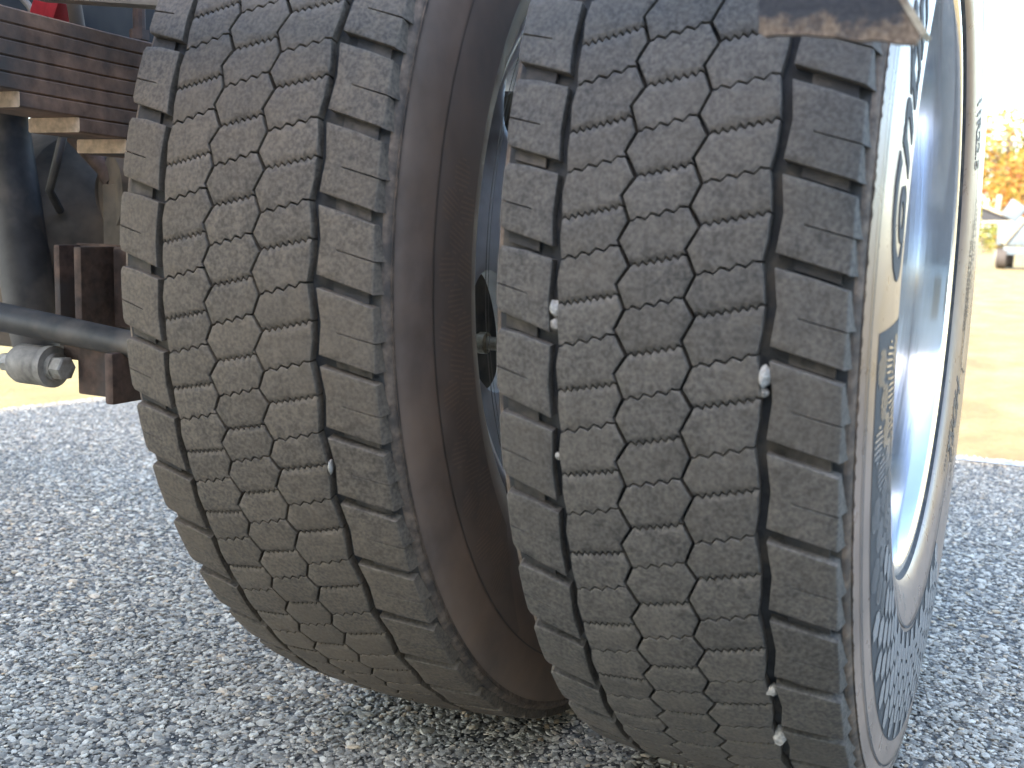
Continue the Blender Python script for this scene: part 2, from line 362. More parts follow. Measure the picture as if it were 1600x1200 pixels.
def build_block(name, poly, kinds, depth=TD+.002, slant=None, cuts=6, seed=0):
    """poly: CCW corner list (x, v); kinds[i] belongs to the edge i -> i+1"""
    rnd = random.Random(seed)
    P = [Vector((x, v*PITCH)) for x, v in poly]; n = len(P)
    area = sum(P[i].cross(P[(i+1) % n]) if False else P[i].x*P[(i+1) % n].y - P[(i+1) % n].x*P[i].y for i in range(n))
    if area < 0:
        P = P[::-1]; kinds = kinds[::-1]; kinds = kinds[1:] + kinds[:1]
    # offset lines
    dirs = [(P[(i+1) % n]-P[i]).normalized() for i in range(n)]
    nrm = [Vector((-d.y, d.x)) for d in dirs]
    def inset(frac):
        Q = []
        for i in range(n):
            a, b = (i-1) % n, i
            da, db = SPEC[kinds[a]][0]*frac, SPEC[kinds[b]][0]*frac
            pa, pb = P[i]+nrm[a]*da, P[i]+nrm[b]*db
            den = dirs[a].x*dirs[b].y - dirs[a].y*dirs[b].x
            if abs(den) < .15: q = (pa+pb)/2
            else:
                tt = ((pb.x-pa.x)*dirs[b].y - (pb.y-pa.y)*dirs[b].x)/den; q = pa + dirs[a]*tt
            Q.append(q)
        return Q
    Q1, Q2 = inset(1.0), inset(.35)
    rings = [[], [], [], []]; ring_kind = []
    for i in range(n):
        k = kinds[i]; j = (i+1) % n; L = (P[j]-P[i]).length
        m = {TOOTH: max(2, 2*round(L/.0052)), WAVE: max(4, 4*round(L/.0108))}.get(k, 1)
        dep = SPEC[k][1]
        for q in range(m):
            f = q/m; z = 0
            ix = q if dirs[i].x > 0 else m-q       # the two blocks at a cut share one zigzag, counted from the left
            if k == TOOTH and q: z = .0015*(1 if ix % 2 else -1)
            if k == WAVE and q: z = .0016*(-1, -.05, 1.0, .25)[ix % 4]
            # the sign must agree for the two blocks that share the cut: measure along +v
            sgn = 1 if nrm[i].y > 0 else -1
            zz = nrm[i]*z*sgn
            # order along x must agree too: edges of the upper and lower block run opposite ways, m is even so teeth match
            pe = P[i].lerp(P[j], f) + zz
            t1 = Q1[i].lerp(Q1[j], f); t2 = Q2[i].lerp(Q2[j], f)
            if k == WAVE: t1 = t1 + zz; t2 = t2 + zz
            if k == TOOTH: t2 = t2 + zz*.8
            ring_kind.append(k)
            if q == 0:
                pk = kinds[(i-1) % n]; dep0 = max(dep, SPEC[pk][1])
            else: dep0 = dep
            rings[0].append((t1.x, t1.y, 0)); rings[1].append((t2.x, t2.y, dep0*.45)); rings[2].append((pe.x, pe.y, dep0)); 
            po = pe.copy()
            if slant and k == END: po = po + Vector((slant, 0))
            rings[3].append((po.x, po.y, depth))
    bm = bmesh.new()
    wl = bm.verts.layers.float.new('wear')
    VR = [[bm.verts.new(p) for p in r] for r in rings]
    for r_, w_ in zip(VR, (.08, .5, .2, 0)):
        for v in r_: v[wl] = w_
    for r_ in VR[1:3]:
        for v, kk in zip(r_, ring_kind):
            if kk == TOOTH: v[wl] = .12
    bm.faces.new(VR[0])
    for a, b in zip(VR, VR[1:]):
        for i in range(len(a)):
            bm.faces.new((a[i], b[i], b[(i+1) % len(a)], a[(i+1) % len(a)]))
    ys = [p.y for p in P]; y0, y1 = min(ys), max(ys)
    for c in range(1, cuts):
        bmesh.ops.bisect_plane(bm, geom=bm.verts[:]+bm.edges[:]+bm.faces[:], plane_co=(0, y0+(y1-y0)*c/cuts, 0), plane_no=(0, 1, 0), dist=1e-6)
    x0, x1 = min(p.x for p in P), max(p.x for p in P)
    for c in range(1, 4):
        bmesh.ops.bisect_plane(bm, geom=bm.verts[:]+bm.edges[:]+bm.faces[:], plane_co=(x0+(x1-x0)*c/4, 0, 0), plane_no=(1, 0, 0), dist=1e-6)
    bmesh.ops.recalc_face_normals(bm, faces=bm.faces)
    for v in bm.verts:
        x, s, d = v.co; th = (s - .36*x*PITCH)/R; r = crown(x) - d
        v.co = (x, -r*math.cos(th), r*math.sin(th))
    # mapping keeps handedness if the top normal points outwards
    smooth_by_angle(bm, 32)
    bm.normal_update()
    tops = [f for f in bm.faces if f.calc_center_median().yz.length > R-.012]
    if tops and sum(f.normal.dot(Vector((0, f.calc_center_median().y, f.calc_center_median().z)))*f.calc_area() for f in tops) < 0:
        bmesh.ops.reverse_faces(bm, faces=bm.faces[:])
    me = bpy.data.meshes.new(name); bm.to_mesh(me); bm.free(); me.materials.append(M_tread)
    return me

def poly_between(bl, br, left, right, tl, tr, kb, kt):
    """bl/br/tl/tr corners, left & right inner points going upward"""
    poly = [bl, br] + right + [tr, tl] + left[::-1]
    kinds = [kb] + [PLAIN]*(len(right)+1) + [kt] + [PLAIN]*(len(left)+1)
    return poly, kinds
gt, gw = .0120, .0125     # half gaps of toothed / wavy cuts in pitches
def AB_(v): return interp(AB, v)
def BC_(v): return interp(BC, v)
blocks = []
p, k = poly_between((-.0696, gt), (AB_(.175)-G, .175+gt), side_pts(AL, 0, .53, 0), side_pts(AB, .175, .73, -G), (-.0682, .53-gw), (AB_(.73)-G, .73-gw), TOOTH, WAVE); blocks.append((p, k))
p, k = poly_between((-.0682, .53+gw), (AB_(.73)-G, .73+gw), side_pts(AL, .53, 1, 0), side_pts(AB, .73, 1.175, -G), (-.0696, 1-gt), (AB_(1.175)-G, 1.175-gt), WAVE, TOOTH); blocks.append((p, k))
p, k = poly_between((AB_(.5)+G, .512+gt), (BC_(.665)-G, .665+gt), side_pts(AB, .53, 1.01, G), side_pts(BC, .665, 1.195, -G), (AB_(1.01)+G, 1.01-gw), (BC_(1.195)-G, 1.195-gw), TOOTH, WAVE); blocks.append((p, k))
p, k = poly_between((AB_(1.01)+G, 1.01+gw), (BC_(1.195)-G, 1.195+gw), side_pts(AB, 1.03, 1.5, G), side_pts(BC, 1.21, 1.665, -G), (AB_(1.5)+G, 1.512-gt), (BC_(1.665)-G, 1.665-gt), WAVE, TOOTH); blocks.append((p, k))
p, k = poly_between((BC_(-.01)+G, .004+gt), (.0692, .18+gt), side_pts(BC, .01, .45, G), side_pts(CR, .18, .65, 0), (BC_(.455)+G, .46-gw), (.0660, .65-gw), TOOTH, WAVE); blocks.append((p, k))
p, k = poly_between((BC_(.455)+G, .46+gw), (.0660, .65+gw), side_pts(BC, .47, .98, G), side_pts(CR, .65, 1.18, 0), (BC_(.985)+G, 1.004-gt), (.0692, 1.18-gt), WAVE, TOOTH); blocks.append((p, k))
BLOCK_ME = [build_block('tread_block', a, b, seed=i) for i, (a, b) in enumerate(blocks)]
# shoulder lugs, one per pitch, with a blind sipe from the outer edge
hw = .080
lugL = ([(-.0758, -.40+hw), (-.0772, .03), (-.0752, .60-hw), (-.098, .60-hw+.095), (-.1155, .765-hw-.035), (-.1185, .765-hw-.10),
         (-.1190, .208), (-.0935, .108), (-.0935, .096), (-.1190, .194), (-.1190, -.235+hw+.10), (-.1165, -.235+hw+.02)],
        [PLAIN, PLAIN, PLAIN, PLAIN, PLAIN, END, SLIT, SLIT, SLIT, END, PLAIN, PLAIN])
lugR = ([(.1184, -.526+hw), (.1190, -.050-.007), (.0895, .064-.005), (.0895, .064+.005), (.1190, -.050+.007), (.1184, .474-hw), (.0975, .575-hw+.005), (.0738, .677-hw), (.0768, .18), (.0738, -.323+hw)],
        [END, SLIT, SLIT, SLIT, END, PLAIN, PLAIN, PLAIN, PLAIN, PLAIN])
LUG_ME = [build_block('shoulder_lug', *lugL, depth=.0125, slant=-.0016, cuts=8), build_block('shoulder_lug', *lugR, depth=.0125, slant=.0044, cuts=8)]
# tie bars in the lateral grooves (one pair per pitch)
def tie_bar_bm(bm, ang):
    for x0, x1, va, vb, sgn in ((-.113, -.088, .745, .647, -1), (.0845, .1125, .632, .514, 1)):
        th0 = []
        for x, v in ((x0, va), (x1, vb)):
            for dv in (-.085, .085):
                for d in (.0058, .0135):
                    th = (v+dv-.36*x)*DTH+ang; r = crown(x)-d; th0.append(bm.verts.new((x, -r*math.cos(th), r*math.sin(th))))
        a = th0
        for f in ((0, 2, 6, 4), (0, 1, 3, 2), (4, 6, 7, 5), (0, 4, 5, 1), (2, 3, 7, 6)): bm.faces.new([a[i] for i in f])

def strip_text(body, size, shear=0., bold=0.):
    cu = bpy.data.curves.new('t', 'FONT'); cu.body = body; cu.size = size; cu.shear = shear; cu.offset = bold; cu.resolution_u = 4
    o = bpy.data.objects.new('t', cu); COL.objects.link(o)
    bpy.context.view_layer.update()
    me = bpy.data.meshes.new_from_object(o.evaluated_get(bpy.context.evaluated_depsgraph_get()))
    bm = bmesh.new(); bm.from_mesh(me)
    bpy.data.objects.remove(o); bpy.data.curves.remove(cu); bpy.data.meshes.remove(me)
    bmesh.ops.remove_doubles(bm, verts=bm.verts, dist=size*.002)
    return bm
def wrap_side(bm, th0, r0, sign=1, lift=.0007, step=.006, skirt=.0012, face_out=1):
    """lay a flat (tx, ty) mesh on the sidewall: tx along the rim upwards, ty towards the tread"""
    if not bm.verts: return bm
    xs = [v.co.x for v in bm.verts]; ys = [v.co.y for v in bm.verts]
    for lo, hi, no in ((min(xs), max(xs), (1, 0, 0)), (min(ys), max(ys), (0, 1, 0))):
        q = lo + step
        while q < hi:
            bmesh.ops.bisect_plane(bm, geom=bm.verts[:]+bm.edges[:]+bm.faces[:], plane_co=(q*abs(no[0]), q*abs(no[1]), 0), plane_no=no, dist=1e-6); q += step
    be = [e for e in bm.edges if e.is_boundary]
    ret = bmesh.ops.extrude_edge_only(bm, edges=be)
    for v in [g for g in ret['geom'] if isinstance(g, bmesh.types.BMVert)]: v.co.z = -skirt
    for v in bm.verts:
        tx, ty, z = v.co; r = r0+ty; th = th0 + tx/(r0+.02)
        x = (side_x(r) + lift + z)*sign
        v.co = (x, -r*math.cos(th), r*math.sin(th))
    return bm
def join_bm(dst, src):
    me = bpy.data.meshes.new('tmp'); src.to_mesh(me); dst.from_mesh(me); src.free(); bpy.data.meshes.remove(me)

CO = {}
for me in BLOCK_ME + LUG_ME:
    a_ = np.empty(len(me.vertices)*3, np.float32); me.vertices.foreach_get('co', a_); CO[me.name] = a_.reshape(-1, 3).astype(float)
def make_tyre(name, xc, phase0, eoff, nvis, label, side_mat, seed, vis=True, side=SIDE, tmat=None):
    tmat = tmat or M_tread
    """phase0: angle of the toothed cut at the left edge of pitch 0"""
    rnd = random.Random(seed)
    bm = bmesh.new()
    PROF = CROWN + side
    prof = [(-x, r) for x, r in PROF[:0:-1]] + PROF
    nb = 5
    mats = []
    for (x1, r1), (x2, r2) in zip(prof, prof[1:]):
        a = max(abs(x1), abs(x2)); rr = min(r1, r2)
        mats.append(0 if a < .1205 else (2 if rr > .4855 else 1))
    revolve(prof, 216, bm, mats)
    tyre = done(bm, name, None, truck, 40)
    for m_ in (M_base, side_mat, M_ledge): tyre.data.materials.append(m_)
    tyre['label'] = label
    tyre.location = (xc, 0, AXZ)
    bars = bmesh.new()
    rv, rf, nvert = [], [], 0
    for n in range(nvis[0], nvis[0]+NP):
        ang = phase0 - (n-interp(eoff, n))*DTH
        tie_bar_bm(bars, ang)
        for me in BLOCK_ME + LUG_ME:
            co = CO[me.name]
            th = np.arctan2(co[:, 2], -co[:, 1]); r = np.hypot(co[:, 1], co[:, 2])
            u = n - th/DTH                       # pitch coordinate, growing downwards
            ew = np.interp(u, [q[0] for q in eoff], [q[1] for q in eoff])
            tw = phase0 - (u-ew)*DTH
            r = r + rnd.uniform(-.0004, .0002)
            c2 = np.stack([co[:, 0], -r*np.cos(tw), r*np.sin(tw)], 1)
            if n <= nvis[1] and vis:
                m2 = me.copy(); m2.materials[0] = tmat; m2.vertices.foreach_set('co', c2.astype(np.float32).ravel()); m2.update()
                o = bpy.data.objects.new(me.name.split('.')[0], m2); COL.objects.link(o); o.parent = tyre
            else:
                rv.append(c2); rf += [tuple(i+nvert for i in p.vertices) for p in me.polygons]; nvert += len(co)
    rest_me = bpy.data.meshes.new('tread_blocks_out_of_sight'); rest_me.from_pydata(np.concatenate(rv).tolist(), [], rf); rest_me.update()
    tag(mesh_obj('tread_blocks_out_of_sight', rest_me, tmat, tyre), kind='stuff')
    b = done(bars, 'groove_tie_bars', M_bar, tyre, 20); tag(b, kind='stuff')
    return tyre

XO, XI = 0.0, -.3425
eo = [(-6, 0), (-2, -.06), (0, -.075), (1, -.057), (2, .017), (3, .091), (4, .126), (5, .111), (6, .045), (7, -.072), (8, -.123), (9, -.124), (11, -.08), (15, 0)]
ei = [(-6, 0), (-2, -.045), (0, -.048), (1, -.051), (2, -.040), (3, -.039), (4, .024), (5, .09), (6, .103), (7, .069), (8, -.009), (9, -.10), (11, -.08), (15, 0)]
PHI = .033
tyre_o = make_tyre('tyre', XO, 2.397*DTH + PHI, eo, (-3, 12), 'outer rear tyre with tan reflecting sidewall and raised brand lettering', M_sideO, 3, side=SIDE_O)
tyre_i = make_tyre('tyre', XI, 2.004*DTH + PHI, ei, (-4, 12), 'inner rear tyre with dark dusty sidewall', M_sideI, 4, tmat=M_treadI)

tyre_i.scale = (1.035, 1, 1)

# ------------------------------------------------------------------ sidewall relief, outer tyre
def rib_line(bm, pts, wd, sign=1, lift=.0006):
    """thin raised line on the sidewall; pts (theta, r)"""
    L_, R_ = [], []
    for i, (th, r) in enumerate(pts):
        a = pts[max(i-1, 0)]; c = pts[min(i+1, len(pts)-1)]
        dt, dr = (c[0]-a[0])*r, c[1]-a[1]; l = math.hypot(dt, dr) or 1
        nt_, nr = -dr/l*wd/2, dt/l*wd/2
        for lst, s in ((L_, 1), (R_, -1)):
            rr = r+nr*s; t_ = th+nt_*s/r; x = (side_x(rr)+lift)*sign
            lst.append((bm.verts.new((x, -rr*math.cos(t_), rr*math.sin(t_)))))
    for i in range(len(pts)-1): bm.faces.new((L_[i], L_[i+1], R_[i+1], R_[i]))
def hexpoly(bm, th, r, s, sign=1, lift=.0010):
    ring = []
    for k in range(6):
        a = k*PI/3; rr = r + s*math.sin(a); t_ = th + s*math.cos(a)/r
        x = (side_x(rr)+lift)*sign; ring.append(bm.verts.new((x, -rr*math.cos(t_), rr*math.sin(t_))))
    c = bm.verts.new(((side_x(r)+lift)*sign, -r*math.cos(th), r*math.sin(th)))
    for k in range(6): bm.faces.new((c, ring[k], ring[(k+1) % 6]))
# knurled panel under the hatch and hexagons
def panel(bm, th0, th1, r0, r1, sign=1, lift=.0003, n=80, nr=14, taper=0):
    rows = []
    for i in range(n+1):
        th = th0+(th1-th0)*i/n; row = []
        for j in range(nr+1):
            r = r0+(r1-r0)*j/nr; row.append(bm.verts.new(((side_x(r)+lift)*sign, -r*math.cos(th), r*math.sin(th))))
        rows.append(row)
    for a, b in zip(rows, rows[1:]):
        for j in range(nr): bm.faces.new((a[j], a[j+1], b[j+1], b[j]))
D2 = math.radians
def decorate(tyre, sign, th_top, th_bot, r0, r1, big):
    bm = bmesh.new()
    if big: panel(bm, D2(th_bot), D2(th_top), r0, r1, sign, n=int(abs(th_top-th_bot)*1.2))
    if big: done(bm, 'knurled_panel', M_dull, tyre)
    else:
        n_ = 60; prev = None
        for i in range(n_+1):
            th = D2(th_bot-9 + (th_top+30-(th_bot-9))*i/n_); k_ = min(1, i/9)
            ra, rb = r1-.006-(r1-r0-.006)*k_, r1
            cur = [bm.verts.new(((side_x(ra+(rb-ra)*j/6)+.0006)*sign, -(ra+(rb-ra)*j/6)*math.cos(th), (ra+(rb-ra)*j/6)*math.sin(th))) for j in range(7)]
            if prev:
                for j in range(6): bm.faces.new((prev[j], prev[j+1], cur[j+1], cur[j]))
            prev = cur
        done(bm, 'textured_panel', M_panelI, tyre)
    hb = bmesh.new(); hl = bmesh.new()
    s = .0142; SL = .0166; dr = SL*.866; dt = 3*SL/.402
    row = 0; r = r0+s*.95
    while r < r1-s*.8:
        th = D2(th_bot)+ (dt/2 if row % 2 else 0)+.03
        while th < D2(th_top)-.02:
            deg = math.degrees(th); f = (th_top-deg)/(th_top-th_bot)
            solid = big and deg < -34 + 5*((row*7) % 3-1)
            if solid:
                hexpoly(hb, th, r, s*(.92 if deg > -50 else 1.04), sign)
            else:
                ang = [D2(70), D2(112), D2(90), D2(80)][(row*3+int(round(th/dt*2))) % 4]
                for q in range(-3, 4):
                    o = q*.0042
                    if abs(o) > s*.9: continue
                    half = math.sqrt(max(0, s*s*.85-o*o))
                    ca, sa = math.cos(ang), math.sin(ang)
                    p0 = (th+(-o*sa-half*ca)/r, r+o*ca-half*sa); p1 = (th+(-o*sa+half*ca)/r, r+o*ca+half*sa)
                    p0 = (p0[0], min(max(p0[1], r0+.001), r1-.001)); p1 = (p1[0], min(max(p1[1], r0+.001), r1-.001))
                    rib_line(hl, [p0, p1], .0017, sign, .0009)
            th += dt
        r += dr; row += 1
    if len(hb.verts): tag(done(hb, 'hexagon_relief', M_hexpad if big else M_sideI, tyre), kind='stuff')
    else: hb.free()
    tag(done(hl, 'hatched_relief', M_hexpad if big else M_sideI, tyre), kind='stuff')
decorate(tyre_o, 1, -3.0, -118, .352, .452, True)
decorate(tyre_i, 1, 14, -44, .378, .440, False)
# brand lettering: a large C that holds a small o, then the rest of the word
bmL = bmesh.new()
c_ = strip_text('C', .105, .30, .0022)
for v in c_.verts: v.co.y *= .78
b1 = wrap_side(c_, D2(-.5), .383, 1); join_bm(bmL, b1)
o_ = strip_text('o', .070, .30, .0016)
for v in o_.verts: v.co.y *= .80
join_bm(bmL, wrap_side(o_, D2(4.2), .391, 1))
tx = strip_text('ntinental', .088, .30, .0018)
join_bm(bmL, wrap_side(tx, D2(11.2), .389, 1))
done(bmL, 'brand_lettering', M_letter, tyre_o, 30)['label'] = 'matt grey raised brand word on the outer sidewall'
# size and type marks on the far side of the outer sidewall, and on the inner sidewall
def small_text(tyre, body, size, th, r, sign=1, shear=.0, mat=None, bold=0., flip=False):
    t_ = strip_text(body, size, shear, bold)
    if flip:
        for v in t_.verts: v.co.x *= -1; v.co.y *= -1
    t_ = wrap_side(t_, D2(th), r, sign, .0005, .008)
    done(t_, 'sidewall_marking', mat or M_letter, tyre, 30)
small_text(tyre_o, '11R22.5', .030, 143, .335, 1, .2, M_emb, .0006)
small_text(tyre_o, 'HDR2', .042, 203, .338, 1, .3, M_emb, .001)
CUR['side'] = SIDE
small_text(tyre_i, '11R22.5   146/143 L', .021, -17, .3215, 1, .0, M_hexpad, .0004)
CUR['side'] = SIDE_O
fb = bmesh.new()
rf = random.Random(5)
for ln, (r, a0, a1) in enumerate(((.372, 168, 184), (.362, 166, 190), (.352, 170, 192), (.342, 174, 193))):
    a = a0
    while a < a1:
        l_ = rf.uniform(.35, .9); rib_line(fb, [(D2(a), r), (D2(a+l_), r)], .0035, 1); a += l_ + (.9 if rf.random() < .2 else .28)
for r, a0, a1 in ((.335, 214, 226), (.375, 216, 222), (.384, 217, 224)):
    a = a0
    while a < a1:
        l_ = rf.uniform(.4, .9); rib_line(fb, [(D2(a), r), (D2(a+l_), r)], .004, 1); a += l_ + .4
tag(done(fb, 'fine_print_relief', M_emb, tyre_o), kind='stuff')
lb = bmesh.new()
def arc(r, a0, a1, n=40): return [(D2(a0+(a1-a0)*i/n), r) for i in range(n+1)]
rib_line(lb, arc(.4745, 0, 360, 220), .0016, 1, .0010)
rib_line(lb, arc(.3475, 0, 360, 200), .0022, 1, .0014)
rib_line(lb, arc(.392, 184, 199, 24) + [(D2(200.2), .388), (D2(200.6), .38), (D2(200.6), .36), (D2(200), .353), (D2(199), .350)] + arc(.350, 199, 184, 24)[1:], .0018, 1, .0008)
done(lb, 'sidewall_rings', M_dull, tyre_o)
lb = bmesh.new()
rib_line(lb, arc(.4405, 0, 360, 220), .0014, 1, .0010); rib_line(lb, arc(.349, 0, 360, 220), .0020, 1, .0014); rib_line(lb, arc(.341, 0, 360, 220), .0012, 1, .0010)
done(lb, 'sidewall_rings', M_emb, tyre_i)
XF = .1248
# mould flash: a ragged little lip along the shoulder ridge of each tyre
for ty, sd in ((tyre_o, 11), (tyre_i, 12)):
    rnd = random.Random(sd); bm = bmesh.new(); prev = None; n = 1100
    first = None
    for k in range(n+1):
        th = 2*PI*k/n; h = .0006 + .0011*max(0, rnd.random()-.35)*(1 if rnd.random() > .25 else .2)
        a = bm.verts.new((XF, -.4912*math.cos(th), .4912*math.sin(th))); b = bm.verts.new((XF+.0003+h*1.1, -(.4912+h*.3)*math.cos(th), (.4912+h*.3)*math.sin(th)))
        c = bm.verts.new((XF+.0005, -.4892*math.cos(th), .4892*math.sin(th)))
        if prev: bm.faces.new((prev[0], a, b, prev[1])); bm.faces.new((prev[1], b, c, prev[2]))
        prev = (a, b, c)
    tag(done(bm, 'mould_flash', M_ledge, ty, 80), kind='stuff')

# ------------------------------------------------------------------ wheels
def rim(name, xc, label, prof, mat, lip_prof):
    bm = bmesh.new(); revolve(prof, 160, bm)
    w_ = done(bm, name, mat, truck, 40, recalc=False); w_.location = (xc, 0, AXZ); w_['label'] = label
    bm = bmesh.new(); revolve(lip_prof, 160, bm); done(bm, 'rim_flange', M_alu_lip if mat is M_alu else M_silver, w_, 60, recalc=False)
    return w_
lip = [(x_-.020, r_) for x_, r_ in [(.1120, .2900), (.1135, .3005), (.1165, .3035), (.1195, .3030), (.1212, .3005), (.1213, .2965), (.1195, .2920), (.1165, .2890)]]
wheel_o = rim('wheel_rim', XO+.013, 'polished aluminium outer wheel rim with deep dish', [(.0965, .2890), (.092, .2868), (.080, .2850), (.060, .2835), (.035, .2810), (.015, .2770), (-.008, .2700), (-.022, .2580), (-.028, .238), (-.028, .20), (-.03, .145), (-.033, .11), (-.033, .0)], M_alu, lip)
wheel_i = rim('wheel_rim', XI-.010, 'silver painted inner wheel rim behind the outer tyre', [(.0965, .2890), (.090, .2872), (.075, .2845), (.050, .280), (.0, .262), (-.08, .265), (-.11, .29)], M_silver, lip)
# disc of the inner wheel with five hand holes
def disc(wheel, xface):
    bm = bmesh.new(); nh = 5; off = D2(-19)
    def P(th, r, dx=0):
        x = xface(r)+dx; return (x, -r*math.cos(th), r*math.sin(th))
    for h in range(nh):
        c0 = off+h*2*PI/nh; mth = 72
        ringsf = []
        for q in range(6):
            f = q/5; row = []
            for k in range(mth):
                a = 2*PI*k/mth; ca, sa = math.cos(a), math.sin(a)
                ell = (c0+math.radians(17.5)*ca, .217+.030*sa)
                m_ = max(abs(ca), abs(sa)); sq = (c0+PI/nh*ca/m_, .2015+.0745*sa/m_)
                row.append(bm.verts.new(P(ell[0]+(sq[0]-ell[0])*f, ell[1]+(sq[1]-ell[1])*f, -.006*max(0, 1-f*4)**2)))
            ringsf.append(row)
        inner = [bm.verts.new((v.co.x-.018, v.co.y, v.co.z)) for v in ringsf[0]]
        for a, b in zip([inner]+ringsf, ringsf):
            for k in range(mth): bm.faces.new((a[k], a[(k+1) % mth], b[(k+1) % mth], b[k]))
    bmesh.ops.remove_doubles(bm, verts=bm.verts, dist=.0003)
    done(bm, 'wheel_disc', M_silver, wheel, 40)
disc(wheel_i, lambda r: interp([(.12, .098), (.17, .096), (.2, .092), (.24, .080), (.262, .066), (.277, .044)], r))
bm = bmesh.new()
tube(bm, [(.02, -.2000, -.080), (.065, -.2000, -.080)], .0085, 12); tube(bm, [(.065, -.2000, -.080), (.073, -.2, -.080), (.0735, -.2, -.080), (.118, -.202, -.079)], [.011, .011, .007, .006], 12)
done(bm, 'valve_stem', M_brass, wheel_i)
bm = bmesh.new(); tube(bm, [(-.20, 0, 0), (.02, 0, 0)], .19, 48); d_ = done(bm, 'brake_drum', M_black, wheel_i, 40)
bm = bmesh.new(); tube(bm, [(-.03, 0, 0), (.03, 0, 0), (.05, 0, 0)], [.12, .11, .085], 32); done(bm, 'hub', M_alu, wheel_o, 40)
for k in range(10):
    bm = bmesh.new(); a = 2*PI*k/10; tube(bm, [(-.03, .1425*math.cos(a), .1425*math.sin(a)), (-.002, .1425*math.cos(a), .1425*math.sin(a))], .016, 6); done(bm, 'wheel_nut', M_alu_lip, wheel_o, 20)

# ------------------------------------------------------------------ chassis
def part(name, build, mat, parent=truck, deg=35, label=None):
    bm = bmesh.new(); build(bm); o = done(bm, name, mat, parent, deg)
    if label: o['label'] = label
    return o
spring = part('leaf_spring', lambda bm: box(bm, (-.738, 0.02, .68), (.012, .05, .16)), M_black)
spring['label'] = 'pack of rusty spring leaves'
LX0, LX1, LT = -.774, -.700, .0153
for i in range(8):
    zt = .7370 - i*.0156
    yend = -1.0 if i < 5 else (-.397, -.322, -.256)[i-5]
    def leaf(bm, zt=zt, yend=yend):
        n = 16; ys = [yend + (-2*yend if yend > -.9 else 1.9)*j/n for j in range(n+1)]
        rows = []
        for y in ys:
            z = zt + .052*y*y - .006*abs(y)
            rows.append([bm.verts.new((x, y, z+dz)) for x, dz in ((LX0+.0015, 0), (LX1-.0015, 0), (LX1, -.0015), (LX1, -LT+.0015), (LX1-.0015, -LT), (LX0+.0015, -LT), (LX0, -LT+.0015), (LX0, -.0015))])
        for a, b in zip(rows, rows[1:]):
            for k in range(8): bm.faces.new((a[k], a[(k+1) % 8], b[(k+1) % 8], b[k]))
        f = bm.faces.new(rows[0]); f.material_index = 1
        bm.faces.new(rows[-1][::-1])
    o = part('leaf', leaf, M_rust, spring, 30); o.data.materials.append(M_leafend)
# frame rail, a dark channel above and inboard of the springs
part('frame_rail', lambda bm: (box(bm, (-.93, -.6, .885), (.012, 6.2, .36), bevel=.003), box(bm, (-.965, -.6, .711), (.08, 6.2, .012)), box(bm, (-.965, -.6, 1.058), (.08, 6.2, .012))), M_rail)
part('frame_rail', lambda bm: (box(bm, (-1.30, -.6, .885), (.012, 6.2, .36), bevel=.003), box(bm, (-1.265, -.6, .711), (.08, 6.2, .012)), box(bm, (-1.265, -.6, 1.058), (.08, 6.2, .012))), M_rail)
part('axle_housing', lambda bm: (tube(bm, [(-2.1, 0, .505), (-1.35, 0, .505), (-1.2, 0, .505), (-1.0, 0, .505), (-.90, 0, .505), (-.50, 0, .505)], [.075, .08, .16, .16, .078, .075], 28)), M_blackd)
part('shock_absorber', lambda bm: (tube(bm, [(-1.04, -.15, .82), (-1.02, -.15, .69), (-1.014, -.15, .662), (-.973, -.15, .415), (-.965, -.15, .365)], [.030, .030, .031, .033, .028], 24)), M_black)
part('spring_seat', lambda bm: (box(bm, (-.79, -.02, .592), (.16, .18, .03), bevel=.006), box(bm, (-.80, -.12, .535), (.14, .012, .10), bevel=.003)), M_blackd)
part('axle_bracket', lambda bm: (box(bm, (-0.848, -0.155, 0.452), (.012, .07, .11), bevel=.002), box(bm, (-0.875, -0.125, 0.452), (.075, .010, .115), bevel=.002), box(bm, (-0.91, -0.14, 0.452), (.010, .05, .11), bevel=.002), box(bm, (-0.81, -0.13, 0.457), (.05, .03, .10), bevel=.003)), M_rustbr)
part('torque_rod', lambda bm: tube(bm, [(-.98, -.30, .439), (-.854, -.30, .428), (-.66, -.30, .411), (-.58, -.30, .404)], [.0165, .0165, .0145, .0145], 20), M_black)
def bush(bm):
    tube(bm, [(-0.8250, -.30, .3770), (-0.8190, -.30, .3770), (-0.7850, -.30, .3770), (-0.7790, -.30, .3770)], [.020, .0225, .0225, .020], 28)
    tube(bm, [(-0.7790, -.30, .3770), (-0.7700, -.30, .3770)], .0235, 28)
hang = part('rod_bracket', lambda bm: (box(bm, (-0.7020, -.285, .375), (.085, .012, .055), bevel=.003), box(bm, (-0.6640, -.30, .375), (.012, .05, .055), bevel=.003), box(bm, (-0.7120, -.28, .395), (.11, .02, .02), bevel=.003)), M_rustbr)
part('bush', bush, M_rubbush, hang)
part('bolt', lambda bm: (tube(bm, [(-0.7700, -.30, .3770), (-0.7630, -.30, .3770)], .0155, 24), tube(bm, [(-0.7630, -.302, .3770), (-0.7495, -.302, .3770), (-0.7480, -.302, .3770)], [.0135, .0135, .0115], 6)), M_bolt, hang, 25)
part('bolt', lambda bm: (tube(bm, [(-0.8480, -.30, .3770), (-0.8250, -.30, .3770)], .011, 6)), M_bolt, hang, 25)
part('hose', lambda bm: tube(bm, [(-.800, -.26, .93), (-.788, -.255, .84), (-.778, -.25, .77), (-.772, -.25, .74)], .0080, 14), M_blackd)
part('air_line', lambda bm: tube(bm, [(-.875, -.26, .81), (-.85, -.25, .78), (-.835, -.25, .762), (-.82, -.24, .745)], .0040, 10), M_tan)
